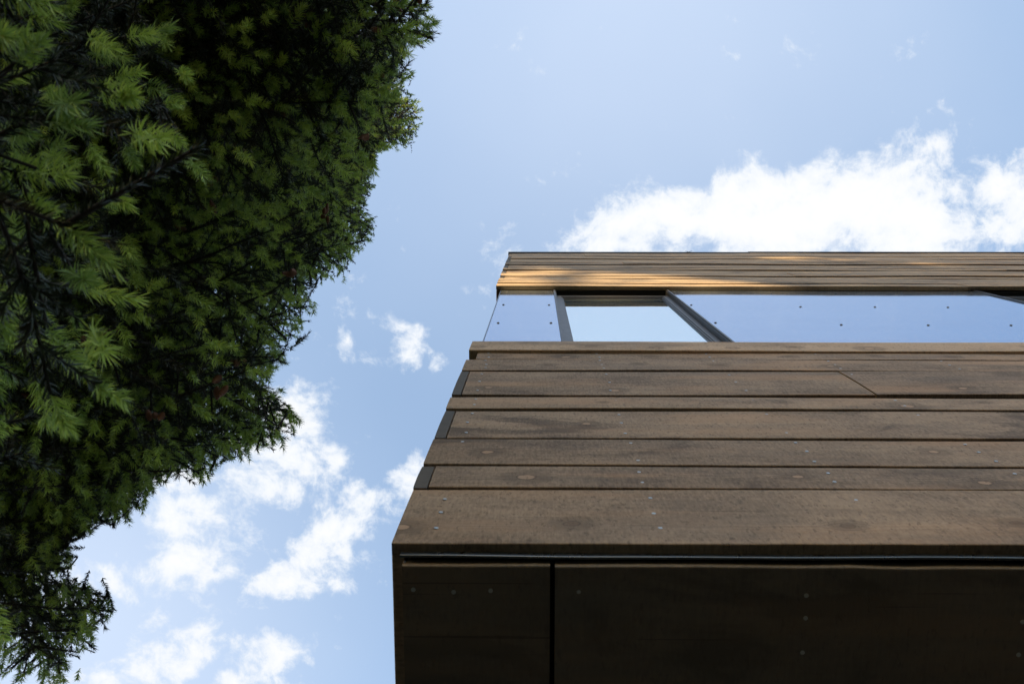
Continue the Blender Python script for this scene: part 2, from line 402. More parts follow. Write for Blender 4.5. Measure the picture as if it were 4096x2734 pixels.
# structural core behind the boards, roof deck
co = MB()
co.box(XL+.030, XR, D+.034, D+.06, ZB+.012, zs1-.02)          # membrane behind lower boards
co.box(XL+.030, XR, D+.034, D+.06, ZP0+.004, ZP1-.02)
co.box(XL+.066, XL+.09, D+.0605, YB, ZB+.012, ZP1-.02)
co.box(XR-.03, XR, D+.061, YB, ZB+.012, ZP1-.02)
co.box(XL+.03, XR, YB, YB+.03, ZB+.012, ZP1-.02)
co.box(XL+.091, XR-.031, D+.061, YB-.001, ZP1-.3, ZP1-.2)      # roof slab
co.box(XL+.091, XR-.031, D+.061, YB-.001, ZB+.10, ZB+.2)     # floor slab
co.box(XL+.031, XL+.0655, D+.0605, D+.16, zs1-.02, ZP0+.004)   # corner post beside the panel
co.build('wall', M_blk, B0)
# roof edge flashing
fl = MB()
zt = hgt(1010, 2060, D-.014)
fl.box(XL-.012, 1.93, D-.016, D+.08, ZP1+.002, zt)
fl.box(1.932, XR+.01, D-.020, D+.08, ZP1+.0025, zt+.06)
fl.box(XL-.0125, XL+.08, D+.0802, YB+.02, ZP1+.002, zt-.001)
fl.box(XL+.08, XR, D+.0803, YB+.02, ZP1-.1, ZP1-.02)
fl.build('roof_flashing', M_blk, B0)
# drip edge under the facade and the soffit
dr = MB()
N = 90
for (seg0, seg1) in ((XL+.016, XR),):
    yd = float(sof(1600, 2207, ZB-CAMH)[1])-D; zd = hgt(2221, 1700, D+yd)
    vs = []; prof = [(yd, ZB+.02), (yd, zd+.003), (yd+.0006, zd+.001), (yd+.002, zd), (yd+.0045, zd), (yd+.0055, zd+.002), (yd+.0055, ZB+.02)]
    for i in range(N+1):
        x = seg0+(seg1-seg0)*i/N; w_ = .0009*math.sin(x*6.2)+.0006*math.sin(x*15+1)
        vs += [(x, D+a+w_, z) for a, z in prof]
    P = len(prof); fs = [(i*P+k, (i+1)*P+k, (i+1)*P+(k+1) % P, i*P+(k+1) % P) for i in range(N) for k in range(P)]
    dr.add(vs, fs)
dr.box(XL+.0225, XL+.0265, D+.030, YB, ZB-.012, ZB+.02)
dr.build('drip_edge', M_alu, B0, smooth=True)
so = MB(); sn = MB()
zso = ZB-.025; sy = float(sof(1604, 2262, zso-CAMH)[1]); wd = .285; k = 0
while sy < YB-.3:
    x0 = XL+.0208
    cuts = [x0, .0235 if k == 0 else x0+.4+.9*((k*37) % 10)/10, XR-.05]
    for c in range(2):
        a, b = cuts[c]+(.0085 if c else 0), cuts[c+1]
        # soffit board: broad face down
        at_ = (.35 if c == 0 else .55, random.random(), random.random()); n0 = len(so.v)
        L = b-a; Nn = max(3, int(L/.05)); ph = random.uniform(0, 6)
        vs = []; r_ = .0025
        prof = [(0, .024), (0, r_), (r_*.3, r_*.3), (r_, 0)]+[(wd*q, -.0005*math.sin(math.pi*q)) for q in (.25, .5, .75)]+[(wd-r_, 0), (wd, r_), (wd, .024)]
        for i in range(Nn+1):
            x = a+L*i/Nn; w1 = .0008*math.sin(x*5.3+ph)+.0005*math.sin(x*14+ph*2); w2 = .0008*math.sin(x*4.1+ph*3)
            if k == 0 and c: w1 += .0016*math.exp(-((x-.62)/.05)**2)-.0015*math.exp(-((x-.53)/.05)**2)
            vs += [(x, sy+u+(w1 if u < .05 else 0), zso+z_+(w2 if z_ < .01 else 0)) for u, z_ in prof]
        P = len(prof); fs = [(i*P+q, (i+1)*P+q, (i+1)*P+(q+1) % P, i*P+(q+1) % P) for i in range(Nn) for q in range(P)]
        fs += [tuple(range(P)), tuple(Nn*P+q for q in range(P))[::-1]]
        so.add(vs, fs, at_)
    for s in [-.207, -.137, -.075, .073, .458, .83, 1.22, 1.61, 2.0]:
        ys = (.045,) if s < .05 else (.048, .094, .155, .235)
        for q in ys:
            jx = random.uniform(-.004, .004)
            sn.disc((s+jx, sy+q+random.uniform(-.003, .003), zso+.0003), (0, 0, -1), .0040, .0012, 9)
    sy += wd+.008; k += 1
nofs = len(so.v); so.f += [tuple(i+nofs for i in q) for q in sn.f]; so.v += sn.v; so.a += sn.a; so.mi += [1]*len(sn.f)
SOF = so.build('soffit', [M_soff, simple('dull_nail', (.48, .48, .45), .6, .2)], B0)
# the lit front arris of the first soffit board is sawn wood too: same mesh, same material

# ---- ribbon of panels and windows
YP = D+.020
def panel(x0, x1, screws, z0=zs1-.06, z1=None):
    z1 = z1 or ZP0+.03
    pb = MB(); t = .008
    N = max(2, int((x1-x0)/.12)); R = 10; vs = []
    for j in range(R+1):
        for i in range(N+1):
            x = x0+(x1-x0)*i/N; z = z0+(z1-z0)*j/R
            vs.append((x, YP, z))
    fs = [(j*(N+1)+i, j*(N+1)+i+1, (j+1)*(N+1)+i+1, (j+1)*(N+1)+i) for j in range(R) for i in range(N)]
    pb.add(vs, fs)
    pb.box(x0, x1, YP+.0005, YP+t, z0, z1)
    o = pb.build('spandrel_panel', M_panel, B0)
    for (x, z) in screws:
        sb = MB(); sb.disc((x, YP-.0002, z), (0, -1, 0), .0062, .004, 12, dome=True)
        q = sb.build('screw', M_screw); q.parent = o
    return o
def mk_panel():
    m, n, b = mat('glossy_dark_blue_grey_panel')
    tcx = n.n('ShaderNodeTexCoord').outputs['Object']
    s = n.sep(tcx)
    str_ = n.noise(n.xyz(n.m('MULTIPLY', s[0], 1.2), 0., n.m('MULTIPLY', s[2], 2.5)), 2., 5., .6)
    fn = n.noise(n.xyz(n.m('MULTIPLY', s[0], 6.), 0., n.m('MULTIPLY', s[2], 3.)), 6., 6., .7)
    n.l(n.mix(str_, (.46, .52, .62), (.58, .645, .74)), b.inputs['Base Color'])
    smud = n.ss(fn, .58, .75)
    n.l(n.m('ADD', n.m('MULTIPLY', smud, .12), n.m('MULTIPLY_ADD', str_, .10, .03)), b.inputs['Roughness'])
    b.inputs['IOR'].default_value = 1.6; b.inputs['Metallic'].default_value = .85
    b.inputs['Specular Tint'].default_value = (.80, .88, 1.0, 1)
    bp = n.n('ShaderNodeBump'); bp.inputs['Strength'].default_value = .06; bp.inputs['Distance'].default_value = .01
    n.l(str_, bp.inputs['Height']); n.l(bp.outputs[0], b.inputs['Normal'])
    return m
M_panel = mk_panel()
def pz(y, x=2400): return hgt(y, x, YP)
P1L, P1R, WL, WR, P2L, P2R = (float(fac(2004, 1165, YP)[0]), float(fac(2216, 1165, YP)[0]), 0, 0, float(fac(2679, 1170, YP)[0]), float(fac(3920, 1170, YP)[0]))
def pt(px, py): q = fac(px, py, YP); return float(q[0]), float(q[2])+CAMH
panel(P1L, P1R-.003, [pt(*q) for q in ((2013.7,1218.7),(2196,1219.7),(1992.6,1291.5),(2203.7,1291.5),(2029.4,1167.2),(2191.8,1167.2))])
panel(P2L+.004, P2R-.004, [pt(*q) for q in ((3085,1174),(3343,1175),(3607,1175.5),(3898,1176),(3202,1227),(3499.5,1228),(3791.5,1229),(3365,1299),(3713,1300.5),(4044,1301),(2765,1220),(2862,1291),(2699,1170))]+[(1.05, zs1+.12), (1.5, zs1+.12), (1.95, zs1+.12)])
# thin metal edge strip at the outer corner of the first panel
ce = MB(); ce.box(P1L-.004, P1L-.0005, YP-.004, YP+.05, zs1-.05, ZP0+.02); ce.build('corner_trim', M_alu, B0)

def window(x0, x1):
    wroot = None
    zt_ = ZP0-.02
    zb = zs1-.06
    fr = MB()
    # trim strips on the panel edges
    fr.box(x0-.0025, x0+.006, YP-.006, YP+.055, zb, ZP0+.025)
    fr.box(x1-.006, x1+.0035, YP-.006, YP+.055, zb, ZP0+.025)
    fr.box(x0+.0061, x1-.0061, YP+.048, YP+.075, zb, ZP0+.025)   # back plate top/behind
    return fr
def win(x0, x1):
    zb = zs1-.05; ztop = ZP0-.005
    ys = YP
    fr = MB()
    def bx(*a): fr.box(*a)
    # jamb linings (reveals)
    bx(x0-.001, x0+.008, ys-.007, ys+.07, zb, ztop+.03)
    bx(x0+.0095, x0+.013, ys-.001, ys+.07, zb, ztop+.03)
    bx(x1-.013, x1-.0095, ys-.001, ys+.07, zb, ztop+.03)
    bx(x1-.008, x1+.001, ys-.007, ys+.07, zb, ztop+.03)
    zh = hgt(1182, 2450, ys+.022)                 # underside of the head recess
    # outer frame: stiles and head with stepped profile
    sw = .030
    a, b = x0+.0135, x1-.0135
    for (da, db, yf, hh) in ((0, sw, .022, 0), (sw-.001, sw+.008, .026, .03), (sw+.0075, sw+.013, .031, .05)):
        bx(a+da, a+db, ys+yf, ys+.07, zb, zh-hh)
        bx(b-db, b-da, ys+yf, ys+.07, zb, zh-hh)
    bx(a+sw-.0005, b-sw+.0005, ys+.0222, ys+.07, zh-.030, zh+.0001)
    bx(a+sw+.004, b-sw-.004, ys+.0262, ys+.07, zh-.052, zh-.0305)
    bx(a+sw+.010, b-sw-.010, ys+.0312, ys+.07, zh-.072, zh-.0525)
    f = fr.build('frame', M_frame, None)
    pn = MB(); gz0, gz1 = zb, zh-.06
    gx0, gx1 = a+sw+.006, b-sw-.006; gy = ys+.0355
    pn.add([(gx0, gy, gz0), (gx1, gy, gz0), (gx1, gy, gz1), (gx0, gy, gz1)], [(0, 1, 2, 3)])
    pn.box(gx0, gx1, gy+.0005, gy+.024, gz0, gz1)
    pp = pn.build('pane', M_glass, None)
    hd = MB(); hd.box(x0+.0135, x1-.0135, ys+.050, ys+.07, zh+.0002, ztop+.03)
    hd.box(x0+.0135, x1-.0135, ys+.002, ys+.0495, ztop+.0, ztop+.029)
    hdo = hd.build('head', M_blk, None)
    return f, pp, hdo
def mk_glass():
    m, n, b = mat('coated_window_glass')
    tcx = n.n('ShaderNodeTexCoord').outputs['Object']
    s = n.sep(tcx)
    nz = n.noise(tcx, 3., 2., .5)
    n.l(n.mix(nz, (.82, .93, .97), (.85, .95, .98)), b.inputs['Base Color'])
    b.inputs['Metallic'].default_value = .9; b.inputs['IOR'].default_value = 1.5; b.inputs['Roughness'].default_value = .008
    b.inputs['Specular Tint'].default_value = (.97, 1, 1, 1)
    bp = n.n('ShaderNodeBump'); bp.inputs['Strength'].default_value = .04; bp.inputs['Distance'].default_value = .01
    n.l(nz, bp.inputs['Height']); n.l(bp.outputs[0], b.inputs['Normal'])
    return m
M_glass = mk_glass()
def mkwin(x0, x1):
    f, pp, h = win(x0, x1)
    e = bpy.data.objects.new('window', None); sc.collection.objects.link(e); e.location = (x0-XL, YP-D, zs1)
    e.parent = B0
    for o in (f, pp, h): o.parent = e; o.matrix_parent_inverse = Matrix.Translation((-x0, -YP, -zs1))
    return e
mkwin(P1R-.003+.001, P2L+.003)
mkwin(P2R-.003, P2R+.70)
panel(P2R+.71, XR-.02, [(P2R+.8+.45*k, z) for k in range(7) for z in (zs1+.12, zs1+.8, zs1+1.5)])

# lower storey set back under the overhang, out of view but under the floor
lw = MB(); lw.box(XL+1.6, XR-.3, D+2.4, YB-.2, -.05, ZB+.1); lw.build('recessed_wall', M_woody, B0)

# bent twig lodged on the roof edge
tw = MB()
def tube(mb, pts, r0, r1, n=6, attr=(0, 0, 0)):
    pts = [Vector(q) for q in pts]; vs = []; fs = []
    for i, q in enumerate(pts):
        d = (pts[min(i+1, len(pts)-1)]-pts[max(i-1, 0)]).normalized(); u = d.orthogonal().normalized(); w_ = d.cross(u)
        r = r0+(r1-r0)*i/(len(pts)-1)
        for k in range(n):
            a = 2*math.pi*k/n; vs.append(q+(u*math.cos(a)+w_*math.sin(a))*r)
    for i in range(len(pts)-1):
        for k in range(n): fs.append((i*n+k, i*n+(k+1) % n, (i+1)*n+(k+1) % n, (i+1)*n+k))
    fs += [tuple(range(n))[::-1], tuple((len(pts)-1)*n+k for k in range(n))]
    mb.add(vs, fs, attr)
ztp = zt
tube(tw, [(1.30, D+.03, ztp+.008), (1.35, D-.008, ztp+.010), (1.39, D-.022, ztp+.03), (1.42, D-.028, ztp+.07)], .004, .0015)
tube(tw, [(1.35, D-.008, ztp+.010), (1.37, D-.026, ztp-.01), (1.34, D-.032, ztp-.02)], .003, .0012)
o = tw.build('twig', simple('dry_twig_bark', (.06, .045, .03), .9))
tag(o, 'small dry twig caught on the black roof edge of the timber house', 'twig')
#TREE
# ------------------------------------------------------------------ spruce tree
def needle_mat(name, c0, c1, c2=None, transl=.25, spec=.3, rough=.5):
    m, n, b = mat(name)
    at = n.n('ShaderNodeAttribute'); at.attribute_name = 'tone'
    s = n.sep(at.outputs['Vector'])
    col = n.mix(s[0], c0, c1)
    if c2: col = n.mix(n.ss(s[1], .80, .9), col, c2)
    n.l(col, b.inputs['Base Color']); b.inputs['Roughness'].default_value = rough
    b.inputs['Specular IOR Level'].default_value = spec
    tr = n.n('ShaderNodeBsdfTranslucent'); n.l(n.mix(.5, col, (.14, .22, .02)), tr.inputs['Color'])
    mx = n.n('ShaderNodeMixShader'); mx.inputs[0].default_value = transl
    o = [q for q in n.nt.nodes if q.type == 'OUTPUT_MATERIAL'][0]
    n.l(b.outputs[0], mx.inputs[1]); n.l(tr.outputs[0], mx.inputs[2]); n.l(mx.outputs[0], o.inputs[0])
    return m
M_old = needle_mat('old_dark_needles', (.020, .030, .014), (.046, .060, .028), (.05, .045, .02), .0, .3, .5)
M_new = needle_mat('young_green_needles', (.18, .27, .07), (.50, .61, .11), None, .38, .4, .45)
M_bark = simple('spruce_bark', (.020, .014, .011), .9)
def norm(a): return a/np.maximum(np.linalg.norm(a, axis=-1, keepdims=True), 1e-9)
def raw_mesh(name, V, faces_n, nf, mats, parent, tone=None, smooth=False):
    """V (n,3); nf faces of faces_n vertices each, vertices in order"""
    me = bpy.data.meshes.new(name)
    me.vertices.add(len(V)); me.vertices.foreach_set('co', V.astype(np.float32).ravel())
    idx = faces_n.astype(np.int32).ravel(); k = faces_n.shape[1]
    me.loops.add(len(idx)); me.loops.foreach_set('vertex_index', idx)
    me.polygons.add(len(faces_n)); me.polygons.foreach_set('loop_start', np.arange(len(faces_n), dtype=np.int32)*k)
    if smooth: me.polygons.foreach_set('use_smooth', np.ones(len(faces_n), bool))
    me.update(calc_edges=True)
    if tone is not None:
        at = me.attributes.new('tone', 'FLOAT_VECTOR', 'POINT'); at.data.foreach_set('vector', tone.astype(np.float32).ravel())
    me.materials.append(mats)
    o = bpy.data.objects.new(name, me); sc.collection.objects.link(o)
    if parent is not None: o.parent = parent; o.matrix_parent_inverse = Matrix.Translation(-parent.location)
    return o
def needles(P, Dr, L, cnt, nl, nw, ang, tone, quad, curl=.0, t0=0., t1=1., tipdense=0.):
    """needles on straight twig segments: P start, Dr dir, L length (arrays); cnt per segment; returns V, F, tone"""
    idx = np.repeat(np.arange(len(P)), cnt)
    n = len(idx)
    u = rng.random(n)
    if tipdense: u = u**(1-tipdense)
    u = t0+(t1-t0)*u
    a = rng.random(n)*2*np.pi
    d = Dr[idx]; h = np.where(np.abs(d[:, 2:3]) > .9, np.array([[1., 0, 0]]), np.array([[0, 0, 1.]]))
    e1 = norm(np.cross(d, h)); e2 = np.cross(d, e1)
    rad = e1*np.cos(a)[:, None]+e2*np.sin(a)[:, None]
    an = np.radians(ang[idx]+rng.normal(0, 9, n))*(1-.35*np.clip(u, 0, 1)**3)
    nd = norm(d*np.cos(an)[:, None]+rad*np.sin(an)[:, None])
    base = P[idx]+d*(u*L[idx])[:, None]
    ln = nl[idx]*rng.uniform(.75, 1.1, n)
    side = norm(np.cross(nd, rng.normal(size=(n, 3))))*(nw[idx]*.5)[:, None]
    if quad:
        mid = base+nd*(ln*.55)[:, None]; nd2 = norm(nd+d*curl)
        tip = mid+nd2*(ln*.45)[:, None]
        V = np.stack([base-side*.7, base+side*.7, mid+side, tip, mid-side], 1).reshape(-1, 3)
        Fc = (np.arange(n)*5)[:, None]+np.arange(5)[None]
        k = 5
    else:
        tip = base+nd*ln[:, None]
        V = np.stack([base-side, base+side, tip], 1).reshape(-1, 3)
        Fc = (np.arange(n)*3)[:, None]+np.arange(3)[None]
        k = 3
    tj = tone[idx].copy(); tj[:, 0] = np.clip(tj[:, 0]+rng.normal(0, .22, n), 0, 1.2); tn = np.repeat(tj, k, 0)
    return V, Fc, tn
def tubes(P, Q, r0, r1, k=4):
    d = norm(Q-P); h = np.where(np.abs(d[:, 2:3]) > .9, np.array([[1., 0, 0]]), np.array([[0, 0, 1.]]))
    e1 = norm(np.cross(d, h)); e2 = np.cross(d, e1); vs = []
    for C, r in ((P, r0), (Q, r1)):
        for i in range(k):
            a = 2*np.pi*i/k; vs.append(C+(e1*math.cos(a)+e2*math.sin(a))*r[:, None])
    V = np.stack(vs, 1).reshape(-1, 3); n = len(P)
    q = np.array([(i, (i+1) % k, k+(i+1) % k, k+i) for i in range(k)])
    return V, (np.arange(n)*2*k)[:, None, None]*1+q[None]
# outline of the crown as seen from the standpoint, used only to choose how long each limb grows
OUT = np.array([(-900,-900),(1000,-900),(985,0),(1013,60),(1000,95),(955,100),(930,125),(900,130),(940,178),(890,190),(925,225),(966,250),(960,275),(945,310),(925,328),
 (870,330),(845,355),(850,385),(825,400),(845,430),(815,455),(835,475),(848,512),(843,550),(820,575),(830,590),(790,605),(780,630),(750,620),(705,655),
 (695,680),(705,720),(695,765),(640,795),(650,822),(612,825),(615,870),(605,905),(655,910),(680,945),(655,1000),(645,1030),(600,1020),(580,1045),(530,1040),
 (500,1060),(460,1100),(420,1075),(380,1090),(325,1130),(325,1155),(300,1165),(290,1195),(235,1190),(210,1175),(185,1225),(155,1235),(120,1260),(155,1300),
 (100,1310),(60,1345),(65,1372),(90,1378),(150,1355),(180,1375),(225,1370),(262,1400),(210,1450),(215,1485),(170,1500),(150,1545),(160,1568),(-50,2100),(-900,2500)])*1.7437
def inside(px, py):
    r = np.zeros(np.shape(px), bool); n = len(OUT)
    for i in range(n):
        x0, y0 = OUT[i]; x1, y1 = OUT[(i+1) % n]
        c = ((y0 > py) != (y1 > py)) & (px < (x1-x0)*(py-y0)/((y1-y0) if y1 != y0 else 1e-9)+x0)
        r ^= c
    return r
TX, TY, TTOP = -1.90, -.45, 10.1
TR = np.array([TX, TY, 0.])
RH = np.array([(-1.5, 1.7), (.4, 1.55), (.8, 1.40), (1.2, 1.22), (1.8, 1.18), (2.4, 1.30), (3.2, 1.45), (4.2, 1.38), (5.2, 1.08), (6.4, .84), (8, .58), (9.3, .24), (10.1, .05)])
def rh(h): return np.interp(h, RH[:, 0], RH[:, 1])
spruce = empty('spruce_tree', (TX, TY, 0))
tag(spruce, 'tall dense spruce with dark needles, pale green young shoots and brown cones beside the house', 'tree')
segP, segQ, segR = [], [], []          # woody segments
twP, twD, twL, twK = [], [], [], []     # twigs: start, dir, length, kind (1 = ends in a young shoot)
def add_limb(tip, hz0, seed, rich=1.):
    """limb from the trunk at height hz0 (over the eye) to tip; side twigs in a loose herringbone"""
    a0 = np.array([TX, TY, hz0+CAMH]); tip = np.array(tip)
    v = tip-a0; L = np.linalg.norm(v)
    n = max(4, int(L/.12)); t = np.linspace(0, 1, n+1)
    hor = norm(np.array([v[0], v[1], 0.])); lat = np.array([-hor[1], hor[0], 0.])
    amp = random.uniform(-.06, .06)*L
    pts = a0+v*t[:, None]+np.array([0, 0, 1.])*(-.10*L*np.sin(np.pi*t))[:, None]+lat*(amp*np.sin(np.pi*t*random.uniform(.8, 1.6)))[:, None]+np.cumsum(rng.normal(0, .007, (n+1, 3)), 0)*np.sin(np.pi*t)[:, None]**.5
    for i in range(n):
        segP.append(pts[i]); segQ.append(pts[i+1]); segR.append(.0018+.0048*L*(1-t[i])**1.3)
        if t[i] > .28: twP.append(pts[i]); twD.append(norm(pts[i+1]-pts[i])); twL.append(L/n); twK.append(0)
    s = .18*L
    def at(s_):
        x = min(max(s_/L, 0), .9999)*n; i = int(x); return pts[i]+(pts[i+1]-pts[i])*(x-i), norm(pts[i+1]-pts[i])
    side = 1
    end, dend = at(L*.9999)
    twP.append(at(L-.05)[0]); twD.append(dend); twL.append(.07); twK.append(1)
    sub = []
    while s < L-.03:
        side = -side
        c, dv = at(s)
        rem = (L-s)
        l2 = min(.10+.50*rem**.85, .50)*random.uniform(.6, 1.1)
        ang = math.radians(random.uniform(42, 68))
        up = random.gauss(-.12, .22)
        d2 = norm(dv*math.cos(ang)+lat*side*math.sin(ang)+np.array([0, 0, up]))
        sub.append((c, d2, l2, s/L))
        if random.random() < .30:      # short hanging or rising twigs
            d3 = norm(dv*.5+np.array([random.gauss(0, .5), random.gauss(0, .5), random.choice((-1, 1))*random.uniform(.5, 1.1)]))
            sub.append((c, d3, random.uniform(.06, .16), s/L))
        s += random.uniform(.036, .068)/rich
    for (c, d2, l2, q) in sub:
        m_ = max(1, int(l2/.07)); cur = c; dd = d2
        pcs = []
        for i in range(m_):
            nd = norm(dd+np.random.default_rng(int(abs(c[0]*1e5)+i)).normal(0, .10, 3)+np.array([0, 0, .03]))
            nx = cur+nd*l2/m_; pcs.append((cur, nx, nd)); cur, dd = nx, nd
        for i, (a, b, nd) in enumerate(pcs):
            segP.append(a); segQ.append(b); segR.append(.0013+.0018*(1-i/m_))
            twP.append(a); twD.append(nd); twL.append(l2/m_); twK.append(0)
            if m_ > 1 and q > .22:
                for sd_ in (-1, 1):
                    if random.random() < .72:
                        lt = norm(np.cross(nd, [0, 0, 1.]))*sd_
                        l3 = random.uniform(.04, .12)*(1-.4*i/m_)
                        d3 = norm(nd*.75+lt*.7+np.array([0, 0, random.gauss(-.02, .28)]))
                        p3 = a+(b-a)*random.random()
                        segP.append(p3); segQ.append(p3+d3*l3); segR.append(.0011)
                        twP.append(p3); twD.append(d3); twL.append(l3); twK.append(0)
                        if random.random() < (.85 if hz0 > 4 else .74 if q > .45 else .34): twP.append(p3+d3*l3); twD.append(norm(d3+np.array([0, 0, random.gauss(0, .2)]))); twL.append(random.uniform(.030, .058)); twK.append(1)
        if random.random() < .8: twP.append(cur); twD.append(dd); twL.append(random.uniform(.035, .07)); twK.append(1)
h = -.4
while h < 9.95:
    nb = 8 if h < 6 else 7
    a0 = random.uniform(0, 6.28)
    for k in range(nb):
        az = a0+2*math.pi*k/nb+random.uniform(-.3, .3)
        hr = h+random.uniform(-.11, .11)
        R0 = float(rh(hr))*random.uniform(.80, 1.10)
        ux, uy = math.cos(az), math.sin(az)
        # grow until the limb would leave the outline of the real crown
        rr = np.linspace(.12, R0*1.45, 60)
        P_ = np.stack([TX+ux*rr, TY+uy*rr, np.full(60, hr+CAMH)], -1)
        px, py, dz = proj(P_)
        px = np.where(dz < .1, -5000, px); ins = inside(px, py)
        if h > .3:
            if ins.all(): R = R0
            else:
                e = rr[np.argmax(~ins)]
                vis = ins[0]
                R = min(e*random.uniform(.90, 1.0), R0*1.40) if e < R0*1.4 else R0
                if not vis: R = R0*.7
        else: R = R0
        R = max(R, .15)
        tip = (TX+ux*R, TY+uy*R, hr+CAMH+random.uniform(-.04, .04))
        px, py, dz = proj(np.array([tip, (TX+ux*R*.5, TY+uy*R*.5, hr+CAMH)]))
        if max(px) < -900 or min(py) > 3500: continue
        add_limb(tip, hr+(.10 if h < 4 else -.12)*R, 0)
    h += .175 if h < 3 else .15 if h < 6 else .13
# a few named long limbs that stick out of the outline
for (x, y, hh) in [(262,1400,2.7),(215,1470,2.75),(165,1530,2.6),(680,945,3.0),(655,985,2.8),(600,1020,3.1),(500,1050,3.2),(1012,62,2.4),(985,85,2.5),(940,172,2.6),(930,20,2.3),(962,258,7.7),(955,300,7.6),(930,320,7.3),(900,215,7.9),
                   (325,1135,3.1),(290,1185,3.2),(155,1292,2.9),(700,690,4.4),(645,800,4.0),(845,520,6.3),(830,470,6.8),(780,615,5.4),(235,1180,3.0),(60,1300,3.0),(400,1080,3.4),(450,1085,3.3)]:
    r = rays(x*1.7437, y*1.7437); t = r*(hh/r[2])
    add_limb((t[0], t[1], hh+CAMH), hh-.05, 0, 1.15)
for i in range(90):
    e0 = random.randint(2, len(OUT)-5); f_ = random.random(); q = OUT[e0]*(1-f_)+OUT[e0+1]*f_
    y_ = q[1]/1.7437
    hh = random.uniform(2.3, 3.2) if y_ < 200 else random.uniform(6.6, 7.8) if y_ < 335 else random.uniform(5.2, 6.6) if y_ < 610 else random.uniform(3.4, 4.6) if y_ < 860 else random.uniform(2.3, 3.5)
    q = q+np.array([random.uniform(-75, -12), random.uniform(-45, 0)])
    if not bool(inside(q[0:1], q[1:2])[0]): continue
    r = rays(q[0], q[1]); t = r*(hh/r[2])
    add_limb((t[0], t[1], hh+CAMH), hh+random.uniform(-.15, .1), 0, .9)
# near limbs reaching toward the camera side on the left
for (x, y, hh) in [(110,215,.85),(60,330,.95),(150,420,.9),(70,640,1.0),(280,490,.80),(170,560,.9),(60,720,1.05),(310,600,1.3),(30,960,1.0),(20,1200,1.1),(120,30,.95),(300,60,1.4),(60,860,1.3),(430,110,1.5),(230,240,1.3)]:
    r = rays(x*1.7437, y*1.7437); t = r*(hh/r[2])
    add_limb((t[0], t[1], hh+CAMH), hh+.12, 0, .8)
twP, twD, twL, twK = map(np.array, (twP, twD, twL, twK))
# young shoots turn outward from the trunk and droop a little
k1 = twK == 1
ow = twP[k1]-np.array([TX, TY, 0.]); ow[:, 2] = 0
twD[k1] = norm(twD[k1]*.55+norm(ow)*.6+np.array([0, 0, -.75])+rng.normal(0, .25, (k1.sum(), 3)))
segP, segQ, segR = map(np.array, (segP, segQ, segR))
# keep twig ends inside the crown outline
def near_inside(px, py, m):
    r = inside(px, py)
    if m > 0:
        for a in range(6): r |= inside(px+m*math.cos(a*1.047), py+m*math.sin(a*1.047))
    else:
        for a in range(6): r &= inside(px+m*math.cos(a*1.047), py+m*math.sin(a*1.047))
    return r
def keep(E, m):
    px, py, dz = proj(E); far = (dz < .15)
    px = px+rng.normal(0, 8, len(px)); py = py+rng.normal(0, 8, len(px))
    return (far | near_inside(px, py, m)) & ~((dz < .55) & (dz > -1) & (np.abs(px-2048) < 2600) & (np.abs(py-1367) < 1900))
k = keep(twP+twD*twL[:, None], 26); twP, twD, twL, twK = twP[k], twD[k], twL[k], twK[k]
k = keep(segQ, 6); segP, segQ, segR = segP[k], segQ[k], segR[k]
px, py, dz = proj(twP)
vis = (dz > .3) & (px > -500) & (px < 4600) & (py > -500) & (py < 3200)
sub_ = vis | (rng.random(len(twP)) < .25)
twP, twD, twL, twK, dz, vis = twP[sub_], twD[sub_], twL[sub_], twK[sub_], dz[sub_], vis[sub_]
dist = np.linalg.norm(twP-CAM, axis=1)
lod = np.clip(dist/1.7, 1, 4.5); lod = np.where(vis, lod, 5)
print('twigs', len(twP), 'new', (twK == 1).sum(), 'segs', len(segP))
def build_needles(name, m, sel, per_m, nlen, nwid, ang, toneR, near_quad=2.4, **kw):
    Vs, Ts = [], []; obs = None; V5, F5, T5, V3, F3, T3 = [], [], [], [], [], []
    tone = np.stack([rng.random(len(twP)), rng.random(len(twP)), rng.random(len(twP))], -1)
    for q in (True, False):
        s = sel & ((dist < near_quad) & vis if q else ~((dist < near_quad) & vis))
        if not s.any(): continue
        boost = 1+.6*((proj(twP[s])[1] > 2000) & (dist[s] > 2.1) & (dist[s] < 4.2) & (twK[s] == 0) & vis[s])
        cnt = np.maximum(3, (per_m(twL[s])*boost/lod[s])).astype(int)
        V, Fc, T = needles(twP[s], twD[s], twL[s], cnt, nlen(s), nwid*lod[s]**.92, ang(s), tone[s], q, **kw)
        if q: Vq, Fq, Tq = V, Fc, T
        else: Vt, Ft, Tt = V, Fc, T
    # one mesh: split pentagons into a quad and a triangle
    a = np.concatenate([Fq[:, [0, 1, 2]], Fq[:, [0, 2, 4]], Fq[:, [2, 3, 4]], Ft+len(Vq)])
    print(name, len(a))
    return raw_mesh(name, np.concatenate([Vq, Vt]), a, 0, m, spruce, np.concatenate([Tq, Tt]))
one = np.ones(len(twP))
build_needles('crown', M_old, twK == 0, lambda L: L*1500, lambda s: rng.uniform(.013, .020, s.sum()), .0018, lambda s: np.full(s.sum(), 52.), None)
build_needles('young_shoots', M_new, twK == 1, lambda L: 52+L*1250, lambda s: np.clip(twL[s]*.50, .017, .024), .0015, lambda s: rng.uniform(46, 70, s.sum()), None, curl=.35, tipdense=.05)
V, Fq = tubes(segP, segQ, segR, segR*.85)
V2, F2 = tubes(twP[twK == 1], (twP+twD*twL[:, None]*.9)[twK == 1], np.full((twK == 1).sum(), .0022), np.full((twK == 1).sum(), .0012), 3)
raw_mesh('branches', V, Fq.reshape(-1, 4), 0, M_bark, spruce)
hz = np.linspace(-CAMH-.1, TTOP, 40); tb = MB()
